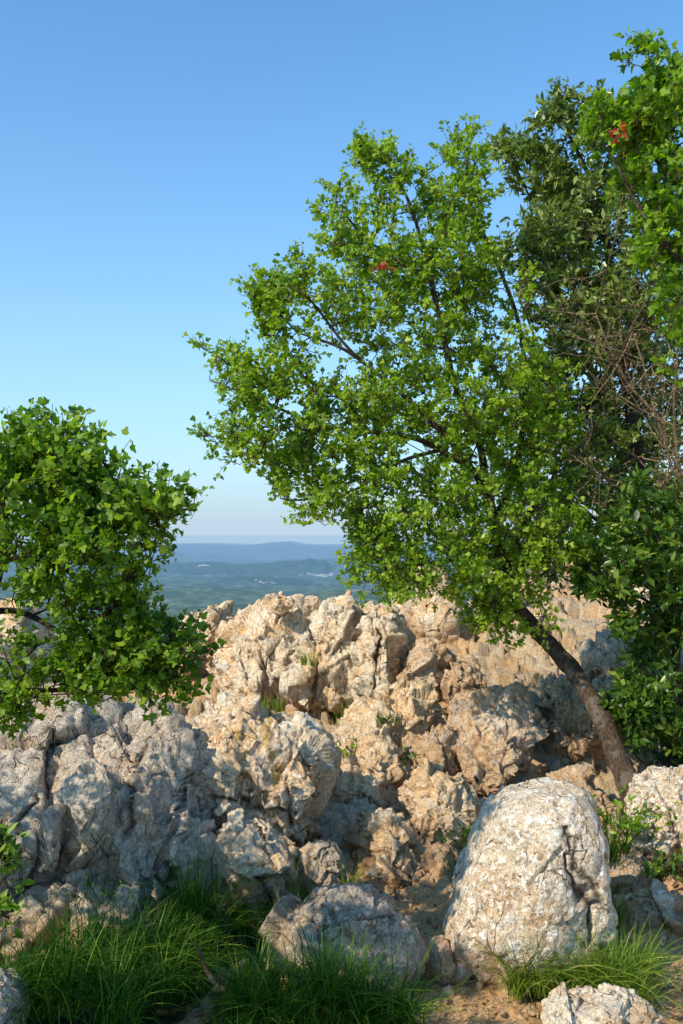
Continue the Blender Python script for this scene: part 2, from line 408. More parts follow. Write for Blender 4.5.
rock('rock_outcrop', [(158, 745), (190, 722), (222, 711), (262, 706), (295, 712), (318, 728), (326, 760), (322, 800), (312, 835), (270, 842), (225, 828), (190, 790), (165, 775)],
     4.75, .42, 'rounded pale rock streaked with yellow lichen, above the upright lower rock', 'rock', 'rock_tan', 13, 7, .85, 2.7, scale=1.15, moss=[(273, 786, 7), (262, 752, 6), (257, 740, 5), (232, 748, 4), (268, 768, 5)], aniso=(1, 1, .6), grooves=[([(262, 712), (268, 760), (290, 800), (285, 840)], .016, .07), ([(190, 790), (240, 812), (300, 818)], .012, .05)])
rock('rock_outcrop', [(212, 830), (235, 812), (268, 822), (290, 838), (304, 870), (308, 905), (290, 945), (240, 950), (205, 935), (206, 880)],
     4.45, .30, 'upright tan and grey rock standing in grass below the lichen-streaked rock', 'rock', 'rock_tan', 14, 7, .85, 2.8, scale=1.05, aniso=(1, 1, .58), grooves=[([(262, 822), (258, 870), (270, 930)], .018, .08)])
rock('rock', [(300, 850), (318, 840), (338, 845), (347, 868), (342, 892), (320, 905), (302, 890)],
     4.45, .10, 'small smooth pale grey rock between the upright rock and the path', 'rock', 'rock_grey', 15, 6, .5, 2.3)
rock('rock', [(-60, 640), (-30, 615), (10, 608), (38, 622), (52, 660), (58, 710), (40, 740), (-60, 740)],
     6.2, .5, 'pale rock glimpsed behind the lower branches of the left tree', 'rock', 'rock_tan', 16, 6, .9, 2.5)
# skyline rocks
rock('crest_rock', [(168, 660), (180, 625), (200, 612), (225, 610), (240, 625), (244, 660), (238, 700), (190, 710)],
     7.9, .38, 'leftmost orange-tan rock on the skyline, beside the left tree foliage', 'rock', 'rock_ochre', 21, 6, .9, 2.4)
rock('crest_rock', [(226, 640), (240, 612), (262, 603), (284, 598), (298, 606), (304, 640), (302, 690), (290, 722), (250, 722), (230, 690)],
     7.5, .45, 'pale bulging skyline rock with the round knob on its top edge', 'rock', 'rock_tan', 22, 7, .85, 2.6, aniso=(1, 1, .6), grooves=[([(278, 618), (262, 650), (270, 700)], .014, .10)])
rock('rock', [(268, 606), (274, 598), (288, 597), (294, 604), (288, 613), (272, 613)], 7.15, .09,
     'round knob of rock resting on the pale bulging skyline rock', 'rock', 'rock_tan', 23, 5, .5, 2.2)
rock('rock', [(298, 606), (308, 596), (320, 599), (323, 610), (312, 618), (300, 616)], 7.5, .10,
     'little brownish stone perched on the skyline next to the round knob', 'rock', 'rock_brown', 24, 5, .5, 2.2)
rock('crest_rock', [(292, 645), (300, 622), (325, 614), (345, 612), (360, 618), (366, 650), (362, 700), (345, 735), (310, 735), (294, 700)],
     7.35, .42, 'cream skyline rock with vertical clefts, left of the tallest pillar', 'rock', 'rock_tan', 25, 7, .85, 2.6, aniso=(1, 1, .58), grooves=[([(306, 625), (318, 660), (308, 715)], .014, .10)])
rock('crest_rock', [(352, 660), (355, 612), (372, 598), (392, 600), (405, 618), (410, 660), (410, 700), (400, 725), (362, 728)],
     7.25, .40, 'pillar-like tan rock on the skyline just left of the dark shaded pillars', 'rock', 'rock_tan', 26, 7, .85, 2.7, aniso=(1, 1, .58), grooves=[([(372, 610), (380, 650), (370, 715)], .013, .08)])
rock('crest_rock', [(408, 660), (416, 645), (432, 642), (446, 656), (450, 690), (444, 720), (412, 722)],
     7.0, .24, 'short brown pillar of rock, left one of the shaded pair', 'rock', 'rock_brown', 27, 6, .8, 2.6, aniso=(1, 1, .58))
rock('crest_rock', [(440, 672), (450, 652), (466, 655), (480, 672), (489, 700), (486, 722), (446, 722)],
     6.9, .22, 'short brown pillar of rock, right one of the shaded pair', 'rock', 'rock_brown', 28, 6, .8, 2.6, aniso=(1, 1, .58))
rock('crest_rock', [(400, 640), (405, 598), (420, 575), (445, 570), (462, 590), (470, 625), (462, 660), (410, 665)],
     8.6, .5, 'tall rough rock on the skyline under the lowest foliage of the leaning tree', 'rock', 'rock_tan', 29, 6, .95, 2.5)
rock('crest_rock', [(470, 620), (490, 598), (530, 590), (560, 600), (572, 630), (560, 655), (480, 655)],
     9.6, .6, 'broad sunlit ledge of rock partly hidden behind the bend of the leaning trunk', 'rock', 'rock_ochre', 30, 6, .95, 2.5)
rock('crest_rock', [(575, 620), (590, 585), (640, 575), (690, 580), (700, 640), (640, 665), (580, 655)],
     9.8, .6, 'pale rock high on the slope behind the evergreen shrub', 'rock', 'rock_tan', 31, 6, .95, 2.5)
rock('rock', [(586, 668), (600, 645), (628, 640), (655, 652), (668, 690), (650, 712), (600, 712)],
     7.2, .35, 'cracked greyish rock just right of the leaning trunk, beside the shrub', 'rock', 'rock_grey', 32, 6, 1.1, 2.5)
rock('rock', [(505, 625), (520, 612), (540, 610), (556, 622), (558, 640), (540, 650), (510, 648)],
     8.2, .22, 'rounded sandy stone on the slope, framed by the trunk bend', 'rock', 'rock_ochre', 33, 6, .8, 2.3)
# middle tier
rock('rock', [(352, 722), (375, 700), (410, 697), (438, 708), (450, 735), (440, 775), (400, 792), (360, 780)],
     6.2, .36, 'flat-topped pale rock in the middle with small green plants on it', 'rock', 'rock_ochre', 41, 7, .95, 2.5, aniso=(1, 1, .8))
rock('rock', [(450, 740), (462, 712), (490, 705), (515, 708), (532, 735), (540, 775), (532, 815), (490, 830), (455, 800)],
     5.75, .34, 'large brown rock with dappled tree shade, centre of the slope', 'rock', 'rock_brown', 42, 7, .95, 2.4, aniso=(1, 1, .8))
rock('rock', [(518, 730), (530, 700), (560, 688), (592, 692), (612, 715), (620, 760), (600, 800), (550, 800), (525, 770)],
     6.1, .34, 'dark shaded rock directly behind the middle of the leaning trunk', 'rock', 'rock_brown', 43, 7, 1.0, 2.4)
rock('rock', [(395, 800), (412, 782), (445, 775), (470, 790), (482, 815), (478, 850), (450, 868), (410, 862), (392, 835)],
     5.15, .30, 'knobbly tan rock above the earth path, left of the big boulder', 'rock', 'rock_ochre', 44, 7, .9, 2.4)
rock('rock', [(352, 850), (372, 828), (400, 824), (422, 842), (430, 880), (420, 912), (385, 918), (358, 895)],
     4.85, .26, 'sandy cracked rock at the head of the path beside the grass tuft', 'rock', 'rock_ochre', 45, 7, .9, 2.4)
rock('rock', [(422, 862), (440, 848), (458, 856), (462, 885), (452, 908), (430, 908)],
     4.75, .14, 'small reddish stone at the head of the path, against the big boulder', 'rock', 'rock_brown', 46, 6, .8, 2.3)
rock('rock', [(330, 770), (345, 745), (372, 742), (395, 762), (402, 800), (385, 828), (348, 832), (332, 805)],
     5.5, .30, 'orange-stained rock between the lichen-streaked rock and the knobbly rock', 'rock', 'rock_ochre', 47, 7, .95, 2.4)
rock('rock', [(412, 745), (430, 732), (455, 745), (462, 775), (448, 798), (420, 792)],
     5.7, .22, 'grooved tan rock above the knobbly rock', 'rock', 'rock_brown', 48, 6, .9, 2.4)
rock('rock', [(540, 800), (560, 785), (600, 782), (622, 800), (620, 835), (560, 840)],
     5.3, .26, 'brown rock behind the shoulder of the big boulder, at the foot of the trunk', 'rock', 'rock_brown', 49, 6, .9, 2.4)
# foreground
rock('boulder', [(446, 950), (456, 905), (468, 860), (486, 822), (502, 800), (535, 789), (572, 791), (588, 810), (598, 845), (604, 890), (606, 920), (594, 985), (540, 998), (490, 985), (456, 960)],
     3.85, .30, 'big rounded whitish boulder standing alone beside the earth path', 'boulder', 'rock_boulder', 51, 7, .30, 3.0, 10, cut=(.85, .97), scale=1.5, aniso=(1, 1, .7), grooves=[([(560, 822), (566, 850), (572, 880), (586, 920), (590, 945)], .010, .042), ([(572, 840), (580, 870), (590, 905)], .020, .022)])
rock('boulder', [(268, 950), (272, 922), (300, 905), (340, 899), (380, 908), (408, 930), (420, 955), (410, 990), (340, 1005), (280, 990)],
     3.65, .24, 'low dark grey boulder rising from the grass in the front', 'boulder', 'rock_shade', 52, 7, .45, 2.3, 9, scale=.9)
rock('rock', [(635, 800), (645, 775), (670, 765), (700, 770), (720, 800), (715, 850), (670, 862), (640, 845)],
     4.7, .30, 'mottled brown rock at the right edge, at the base of the leaning tree', 'rock', 'rock_boulder', 53, 7, .75, 2.4)
rock('rock', [(612, 940), (622, 908), (645, 895), (680, 900), (705, 930), (700, 965), (650, 975), (618, 968)],
     4.2, .22, 'pale angular rock at the right edge behind the sunny grass tussock', 'rock', 'rock_tan', 54, 7, .9, 2.5)
rock('rock', [(590, 880), (600, 855), (625, 848), (650, 862), (655, 895), (625, 905), (598, 900)],
     4.6, .2, 'rock in light shade between the boulder and the right edge, under weeds', 'rock', 'rock_brown', 55, 6, .8, 2.4)
rock('rock', [(545, 1016), (560, 1003), (590, 1000), (625, 1002), (652, 1014), (660, 1040), (600, 1060), (548, 1045)],
     3.18, .17, 'flat tan stone cut by the bottom edge, in front of the sunny tussock', 'rock', 'rock_tan', 56, 7, .6, 2.4)
rock('rock', [(420, 965), (428, 945), (442, 940), (455, 955), (456, 978), (440, 992), (424, 985)],
     3.75, .09, 'squarish brown stone beside the path, right of the low dark boulder', 'rock', 'rock_brown', 57, 6, .55, 2.4)
rock('rock', [(448, 965), (455, 955), (466, 960), (468, 978), (456, 986), (448, 978)],
     3.75, .05, 'little tan stone on the path touching the foot of the big boulder', 'rock', 'rock_tan', 58, 5, .5, 2.3)
rock('rock', [(-30, 1000), (-10, 985), (14, 1000), (22, 1030), (0, 1060), (-30, 1050)],
     3.1, .14, 'shadowy rock in the bottom left corner', 'rock', 'rock_grey', 59, 6, .7, 2.4)
rock('rock', [(-25, 930), (0, 905), (50, 895), (100, 892), (140, 905), (158, 940), (130, 990), (0, 990)],
     3.95, .22, 'low grey ledge at the foot of the largest left rock, edged by dark grass', 'rock', 'rock_grey', 60, 6, .8, 2.5)

# ------------------------------------------------------------------ vegetation
def frame(d):
    d = d / np.linalg.norm(d); a = np.array([0, 0, 1.0]) if abs(d[2]) < .9 else np.array([1.0, 0, 0])
    u = np.cross(d, a); u /= np.linalg.norm(u); return u, np.cross(u, d)

class Tubes:
    def __init__(s): s.V = []; s.F = []; s.n = 0
    def add(s, P, r, k=6, lump=0.0, seed=0):
        P = np.asarray(P, float); r = np.asarray(r, float)
        kp = np.concatenate([[True], np.linalg.norm(np.diff(P, axis=0), axis=1) > 1e-5])
        P = P[kp]; r = r[kp]; m = len(P)
        if m < 2: return
        T = np.gradient(P, axis=0); T /= np.linalg.norm(T, axis=1)[:, None] + 1e-9
        u, v = frame(T[0]); ang = np.arange(k) * 2 * np.pi / k
        rings = []
        for i in range(m):
            u = u - T[i] * (u @ T[i]); u /= np.linalg.norm(u) + 1e-9; v = np.cross(T[i], u)
            rings.append(P[i] + r[i] * (np.outer(np.cos(ang), u) + np.outer(np.sin(ang), v)))
        V = np.concatenate(rings)
        if lump:
            c = np.repeat(P, k, 0); dv = V - c
            V = c + dv * (1 + lump * fbm(V * np.array([18, 18, 6.]), 3, seed))[:, None]
        i = np.arange((m - 1) * k).reshape(m - 1, k); j = np.roll(i, -1, 1)
        s.F.append(np.stack([i, j, j + k, i + k], -1).reshape(-1, 4) + s.n); s.V.append(V); s.n += len(V)
    def build(s, name, mat, parent=None, origin=None):
        return mesh_np(name, np.concatenate(s.V), np.concatenate(s.F), mat, parent, origin=origin)

def smooth_path(pts, n=6):
    pts = np.asarray(pts, float); out = []
    E = np.vstack([2 * pts[0] - pts[1], pts, 2 * pts[-1] - pts[-2]])
    for i in range(len(pts) - 1):
        p0, p1, p2, p3 = E[i:i + 4]
        for t in np.linspace(0, 1, n, endpoint=False):
            out.append(.5 * (2 * p1 + (p2 - p0) * t + (2 * p0 - 5 * p1 + 4 * p2 - p3) * t * t + (3 * p1 - p0 - 3 * p2 + p3) * t ** 3))
    out.append(pts[-1]); return np.array(out)

LEAVES = {
 'maple': [(0, 0), (.26, .02), (.50, .40), (.27, .50), (.12, .92), (-.12, .92), (-.27, .50), (-.50, .40), (-.26, .02)],
 'oval': [(0, 0), (.17, .25), (.20, .55), (.0, 1.0), (-.20, .55), (-.17, .25)],
 'five': [(0, 0), (.30, -.04), (.34, .14), (.56, .40), (.34, .58), (.10, .95), (-.10, .95), (-.34, .58), (-.56, .40), (-.34, .14), (-.30, -.04)],
 'lance': [(0, 0), (.12, .3), (.12, .6), (0, 1.0), (-.12, .6), (-.12, .3)],
}
def leaves_mesh(name, P, D, Nn, S, shape, mat, rg, parent=None, rval=None, origin=None, label=None):
    """P base, D direction, Nn blade normal, S size; every leaf a folded fan"""
    n = len(P); L = np.array(LEAVES[shape]); k = len(L)
    D = D / (np.linalg.norm(D, axis=1)[:, None] + 1e-9)
    Sx = np.cross(D, Nn); Sx /= np.linalg.norm(Sx, axis=1)[:, None] + 1e-9
    Nz = np.cross(Sx, D)
    loc = np.vstack([[0, .35], L])
    z = .28 * np.abs(loc[:, 0]) - .30 * np.maximum(loc[:, 1] - .3, 0) ** 2
    fold = rg.uniform(.2, 1.6, n)
    wid = rg.uniform(.8, 1.15, n)
    V = (P[:, None, :] + S[:, None, None] * (loc[None, :, 0, None] * wid[:, None, None] * Sx[:, None, :] + loc[None, :, 1, None] * D[:, None, :]
         + (z[None, :] * fold[:, None])[:, :, None] * Nz[:, None, :]))
    i = np.arange(1, k + 1); tri = np.stack([np.zeros(k, int), i, np.roll(i, -1)], 1)
    Fc = (tri[None] + (np.arange(n) * (k + 1))[:, None, None]).reshape(-1, 3)
    rv = rg.random(n) if rval is None else rval
    o = mesh_np(name, V.reshape(-1, 3), Fc, M[mat], parent, attrs={'rnd': np.repeat(rv, k + 1)}, origin=origin)
    if label: o['label'] = label
    return o

def blob_points(blobs, rg, dens=1.0):
    """(px,py,rx,ry,Y,ry_depth,count) -> cluster centres, Poisson-thinned"""
    out = []
    for b in blobs:
        px, py, rx, ry, Y, dY, n = b
        for _ in range(int(n * dens)):
            while True:
                v = rg.uniform(-1, 1, 3)
                if v @ v < 1: break
            v = v * (.35 + .65 * np.linalg.norm(v)) if rg.random() < .5 else v
            y = Y + v[1] * dY
            tp = at(px + v[0] * rx, py + v[2] * ry, Y) + [0, v[1] * dY, 0]
            if perlin(tp[None] * 3.6, 333)[0] + .5 * perlin(tp[None] * 8, 334)[0] < -.16 and rg.random() < .85: continue
            out.append(at(px + v[0] * rx, py + v[2] * ry, Y) + [0, v[1] * dY, 0])
    return np.array(out)

def grow(limbs, pts, rg, r_tip=.0022, expo=2.3, wob=.035):
    """limbs: list of (path, r0, r1). pts joined greedily to the skeleton; returns branch tubes and tip directions"""
    nodes = []; par = []; cost = []; fixr = []
    for li, (path, r0, r1) in enumerate(limbs):
        path = smooth_path(path, 7); base = -1; c0 = 0
        if nodes:
            A = np.array(nodes); k = int(np.argmin(((A - path[0]) ** 2).sum(1))); base = k; c0 = cost[k]
        for i, p in enumerate(path):
            nodes.append(p); par.append(base)
            if i: c0 += np.linalg.norm(path[i] - path[i - 1])
            cost.append(c0); fixr.append(r0 + (r1 - r0) * i / (len(path) - 1)); base = len(nodes) - 1
    nl = len(nodes)
    N = np.array(nodes); Cst = np.array(cost)
    todo = np.arange(len(pts))
    d0 = np.array([np.sqrt(((N - p) ** 2).sum(1)).min() for p in pts])
    tips = []
    for k in np.argsort(d0):
        p = pts[k]; A = N
        d = np.sqrt(((A - p) ** 2).sum(1))
        up = (p - A)[:, 2]
        j = int(np.argmin(d + .22 * Cst + .15 * np.maximum(-up, 0)))
        seg = max(2, int(d[j] / .07)); q0 = A[j]
        prev = N[par[j]] if par[j] >= 0 else q0 - [0, 0, .1]
        tang = q0 - prev; tang /= np.linalg.norm(tang) + 1e-9
        ctrl = q0 + tang * d[j] * .35 + rg.normal(size=3) * wob * d[j] + [0, 0, -.04 * d[j]]
        b = j; new = []; c = Cst[j]
        for i in range(1, seg + 1):
            t = i / seg
            q = (1 - t) ** 2 * q0 + 2 * t * (1 - t) * ctrl + t * t * p
            if i < seg: q = q + rg.normal(size=3) * .012
            new.append(q); par.append(b); c += d[j] / seg; cost.append(c); b = len(N) + len(new) - 1
        N = np.vstack([N, new]); Cst = np.array(cost); tips.append(b)
    n = len(N); par = np.array(par); ch = [[] for _ in range(n)]
    for i in range(n):
        if par[i] >= 0: ch[par[i]].append(i)
    area = np.zeros(n)
    for i in range(n - 1, -1, -1):
        if not ch[i]: area[i] = r_tip ** expo
        if par[i] >= 0: area[par[i]] += area[i]
    rad = area ** (1 / expo)
    rad = np.minimum(rad, .022)
    for i in range(nl): rad[i] = fixr[i]
    return N, par, ch, rad, nl, tips

def chains(N, par, ch, rad, nl):
    out = []; stack = [i for i in range(len(N)) if par[i] < 0]; start = [(s, -1) for s in stack]
    while start:
        i, p = start.pop(); c = [p] if p >= 0 else []
        while True:
            c.append(i)
            if not ch[i]: break
            # limbs continue along the limb, else the thickest
            nx = [k for k in ch[i] if (k < nl) == (i < nl)] or ch[i]
            nx = max(nx, key=lambda k: rad[k] + (1 if k == i + 1 else 0))
            for k in ch[i]:
                if k != nx: start.append((k, i))
            i = nx
        r = rad[c].copy()
        if p >= 0: r[0] = min(r[0], r[1] * 1.25)
        out.append((np.array(c), r))
    return out

def tree(name, label, cat, base, limbs, blobs, leaf, shape, size, per, mat, bark, seed, spread=.11, twigs=5, dens=1.0,
         up=.55, rmin=.008, group=None, rbias=0.0, trunk_k=14, limb_trunk=1, dry=None, parent_name='tree', sunny=True):
    rg = np.random.default_rng(seed)
    root = empty(name, base); tag(root, label, cat, group)
    pts = blob_points(blobs, rg, dens)
    N, par, ch, rad, nl, tips = grow(limbs, pts, rg)
    trunk = Tubes(); br = Tubes()
    for c, r in chains(N, par, ch, rad, nl):
        if len(c) < 2: continue
        big = r.max()
        if big > .035: trunk.add(N[c], r, trunk_k, .22, seed)
        else: br.add(N[c], r, 6 if big > .008 else 4, .08 if big > .008 else 0, seed)
    # twig sprays with leaves
    LP, LD, LN, LS, LR = [], [], [], [], []
    ctr = pts.mean(0)
    for ti in tips:
        p = N[ti]; d0 = p - N[par[ti]]; d0 /= np.linalg.norm(d0) + 1e-9
        tone = rg.normal() * .12
        for k in range(twigs):
            d = d0 * .7 + rg.normal(size=3) * .62 + [0, 0, .28]; d /= np.linalg.norm(d)
            Ln = spread * rg.uniform(.6, 1.35); mid = p + d * Ln * .5 + rg.normal(size=3) * .012
            end = p + d * Ln + [0, 0, .1 * Ln]
            br.add([p, mid, end], [.0022, .0016, .0009], 3)
            m = max(2, int(per * rg.uniform(.6, 1.4)))
            t = rg.uniform(.15, 1.0, m) ** .7
            q = (1 - t)[:, None] * p + t[:, None] * end + rg.normal(size=(m, 3)) * .010
            dirs = d * .55 + rg.normal(size=(m, 3)) * .75
            nn = rg.normal(size=(m, 3)) * .62 + [-.12, -.1, up]
            LP.append(q); LD.append(dirs); LN.append(nn); LS.append(size * rg.uniform(.4, 1.3, m))
            LR.append(np.clip(rg.normal(.42 + rbias + tone, .2, m), 0, 1))
    LP, LD, LN, LS, LR = map(np.concatenate, (LP, LD, LN, LS, LR))
    if trunk.V: trunk.build('trunk', M[bark], root, origin=base)
    br.build('branches', M[bark], root, origin=base)
    leaves_mesh('foliage', LP, LD, LN, LS, shape, mat, rg, root, LR, origin=base)
    print(name, 'leaves', len(LP))
    return root

# --- leaning maple -----------------------------------------------------------
Y0 = 5.7
def A(px, py, dy=0.0, Y=Y0): 
    p = at(px, py, Y + 0); return p + [0, dy, 0]
base = at(640, 815, 5.05)
mt = tree('maple_tree', 'slender leaning tree with bent trunk and bright green spreading crown, middle of the photo', 'tree', base,
  [([at(646, 832, 5.02), at(634, 800, 5.1), at(622, 768, 5.2), at(606, 728, 5.35), at(588, 694, 5.5), at(564, 660, 5.62), at(540, 634, 5.7), at(518, 606, 5.7), at(505, 570, 5.75), at(494, 525, 5.8), at(486, 485, 5.8)], .064, .030),
   ([at(540, 634, 5.7), at(528, 624, 5.6), at(515, 618, 5.5)], .02, .008),
   ([at(488, 495, 5.8), at(462, 455, 5.7), at(425, 415, 5.6), at(385, 380, 5.5), at(345, 350, 5.4), at(305, 335, 5.35)], .024, .006),
   ([at(486, 485, 5.8), at(478, 440, 5.85), at(455, 385, 5.8), at(440, 320, 5.8), at(425, 255, 5.8), at(408, 200, 5.8), at(385, 160, 5.8)], .026, .005),
   ([at(494, 525, 5.8), at(515, 470, 6.0), at(525, 400, 6.1), at(520, 330, 6.2), at(500, 270, 6.2), at(470, 200, 6.1), at(466, 150, 6.1)], .026, .005),
   ([at(470, 468, 5.75), at(420, 440, 5.6), at(370, 432, 5.5), at(320, 425, 5.4), at(260, 400, 5.3), at(210, 380, 5.25)], .018, .004),
   ([at(440, 450, 5.7), at(400, 462, 5.5), at(350, 492, 5.4), at(300, 500, 5.35), at(280, 498, 5.3)], .012, .003),
   ([at(505, 570, 5.75), at(470, 560, 5.5), at(420, 565, 5.4), at(380, 575, 5.3)], .014, .004),
   ([at(500, 545, 5.8), at(540, 500, 5.9), at(570, 440, 6.0), at(585, 380, 6.0)], .018, .005),
   ([at(400, 392, 5.5), at(350, 350, 5.5), at(310, 300, 5.5), at(285, 285, 5.5)], .012, .003),
   ([at(430, 280, 5.8), at(380, 250, 5.7), at(345, 215, 5.7), at(335, 200, 5.7)], .010, .003),
  ],
  [(215, 362, 30, 18, 5.3, .15, 16), (250, 385, 42, 26, 5.3, .25, 26), (225, 400, 26, 20, 5.3, .2, 12), (245, 440, 42, 26, 5.3, .25, 26),
   (290, 345, 42, 30, 5.4, .3, 28), (275, 295, 22, 24, 5.45, .2, 14), (310, 285, 34, 26, 5.5, .3, 22), (300, 400, 50, 40, 5.4, .35, 36), (300, 470, 42, 32, 5.4, .3, 28), (330, 500, 38, 26, 5.4, .3, 20),
   (335, 200, 20, 14, 5.7, .15, 12), (350, 235, 32, 26, 5.7, .3, 20), (372, 155, 18, 16, 5.8, .15, 12), (395, 195, 32, 34, 5.8, .3, 26),
   (385, 265, 48, 38, 5.7, .4, 38), (360, 320, 50, 38, 5.6, .4, 36), (440, 195, 30, 30, 5.9, .3, 22), (467, 155, 18, 26, 6.1, .2, 14), (470, 210, 24, 36, 6.1, .3, 20),
   (440, 270, 52, 50, 5.9, .5, 50), (420, 350, 60, 50, 5.7, .5, 54), (490, 320, 50, 60, 6.0, .5, 50), (370, 410, 55, 42, 5.5, .45, 42), (380, 475, 45, 32, 5.45, .4, 24), (445, 420, 60, 45, 5.6, .5, 46),
   (520, 390, 50, 50, 5.9, .5, 42), (370, 545, 28, 34, 5.4, .3, 26), (400, 520, 44, 32, 5.4, .4, 26), (390, 580, 38, 20, 5.3, .3, 22), (440, 560, 46, 34, 5.4, .4, 40), (450, 500, 50, 35, 5.5, .4, 30), (490, 590, 42, 22, 5.45, .3, 22),
   (500, 500, 50, 45, 5.7, .5, 30), (525, 560, 52, 32, 5.6, .4, 26), (510, 618, 38, 18, 5.5, .2, 16), (490, 610, 30, 15, 5.5, .2, 10), (545, 450, 40, 45, 5.9, .4, 26), (560, 540, 35, 35, 5.6, .35, 18), (320, 440, 40, 25, 5.4, .3, 14), (510, 545, 55, 30, 5.8, .4, 34), (540, 500, 45, 40, 6.0, .4, 30), (480, 450, 50, 40, 5.9, .4, 26), (560, 400, 30, 40, 6.0, .3, 14)],
  None, 'maple', .028, 10, 'leaf_maple', 'bark', 101, spread=.105, twigs=6, dens=1.4, rbias=.04)

def cluster(root, name, px, py, Y, n, r, size, shape, mat, seed, label=None):
    rg = np.random.default_rng(seed); c = at(px, py, Y)
    P = c + rg.normal(size=(n, 3)) * np.asarray(r)
    D = rg.normal(size=(n, 3)) + [0, -.3, -.4]; Nn = rg.normal(size=(n, 3)) + [0, -.8, .4]
    return leaves_mesh(name, P, D, Nn, size * rg.uniform(.7, 1.2, n), shape, M and mat, rg, root, origin=root.location, label=label)
cluster(mt, 'red_leaves', 385, 266, 5.15, 24, (.034, .02, .008), .028, 'oval', 'leaf_red', 5, 'small bunch of red leaves high in the crown')

# --- left tree --------------------------------------------------------------
baseL = at(-95, 985, 3.30)
lt = tree('maple_tree', 'dark green leafy tree entering from the left edge, its lower boughs over the grey rock', 'tree', baseL,
  [([at(-95, 990, 3.30), at(-80, 900, 3.30), at(-62, 800, 3.32), at(-45, 700, 3.35), at(-22, 620, 3.35), at(-4, 560, 3.35), at(2, 500, 3.35), at(-5, 440, 3.30), at(-20, 380, 3.30)], .06, .016),
   ([at(-4, 560, 3.35), at(25, 520, 3.30), at(60, 500, 3.25), at(105, 485, 3.20), at(150, 490, 3.15)], .014, .004),
   ([at(-20, 612, 3.35), at(20, 612, 3.47), at(60, 632, 3.37), at(100, 655, 3.32), at(130, 650, 3.27)], .013, .004),
   ([at(-45, 700, 3.35), at(0, 692, 3.20), at(60, 690, 3.37), at(120, 688, 3.32), at(180, 675, 3.27)], .014, .004),
   ([at(0, 520, 3.35), at(30, 470, 3.30), at(45, 430, 3.30), at(36, 405, 3.30)], .012, .0025),
   ([at(-4, 560, 3.35), at(40, 560, 3.20), at(85, 580, 3.37), at(120, 590, 3.32)], .012, .004),
   ([at(-45, 700, 3.35), at(-160, 660, 3.10), at(-290, 640, 2.95), at(-450, 600, 2.95)], .03, .01),
   ([at(-22, 620, 3.35), at(-80, 520, 3.20), at(-140, 440, 3.20), at(-180, 400, 3.20)], .02, .008),
   ([at(-62, 800, 3.32), at(-200, 640, 3.00), at(-260, 600, 2.50), at(-400, 570, 2.00), at(-700, 560, 1.95)], .04, .010),
  ],
  [(14, 462, 34, 32, 3.30, .25, 28), (50, 455, 36, 28, 3.25, .25, 28), (92, 486, 38, 22, 3.20, .25, 24), (138, 500, 32, 18, 3.15, .2, 18), (158, 508, 22, 15, 3.10, .15, 10),
   (30, 500, 45, 34, 3.20, .3, 26), (85, 520, 44, 26, 3.15, .25, 20), (65, 560, 50, 22, 3.10, .25, 12), (125, 560, 26, 24, 3.05, .2, 12), (128, 592, 20, 20, 3.32, .15, 8), (95, 605, 32, 28, 3.27, .2, 14), 
   (75, 650, 42, 24, 3.27, .2, 18), (120, 645, 38, 30, 3.27, .2, 24), (165, 655, 34, 26, 3.27, .2, 22), (192, 668, 24, 26, 3.27, .15, 20), (140, 665, 40, 24, 3.27, .2, 16), (100, 655, 40, 28, 3.27, .2, 14), (150, 680, 38, 16, 3.27, .15, 14), (15, 640, 26, 20, 3.37, .2, 4), (10, 700, 26, 16, 3.27, .2, 12), (60, 688, 40, 12, 3.27, .2, 12), (100, 685, 30, 14, 3.27, .2, 10), (15, 560, 34, 26, 3.20, .2, 10), (75, 545, 55, 30, 3.15, .25, 26), (50, 590, 45, 22, 3.37, .2, 10), (110, 575, 30, 25, 3.05, .2, 12), (150, 520, 30, 15, 3.10, .15, 8), (30, 660, 30, 20, 3.27, .2, 8),
   (-150, 440, 60, 70, 3.35, .3, 10), (-225, 650, 120, 60, 3.15, .3, 60), (-215, 590, 110, 46, 3.2, .3, 44), (-430, 600, 110, 70, 3.20, .3, 26), (-680, 560, 190, 110, 1.95, .25, 110), (-380, 560, 140, 100, 1.95, .25, 90), (-165, 562, 75, 50, 2.5, .15, 34)],
  None, 'maple', .0255, 11, 'leaf_near', 'bark_dark', 102, spread=.095, twigs=5, dens=1.05, rbias=.04, up=.5)

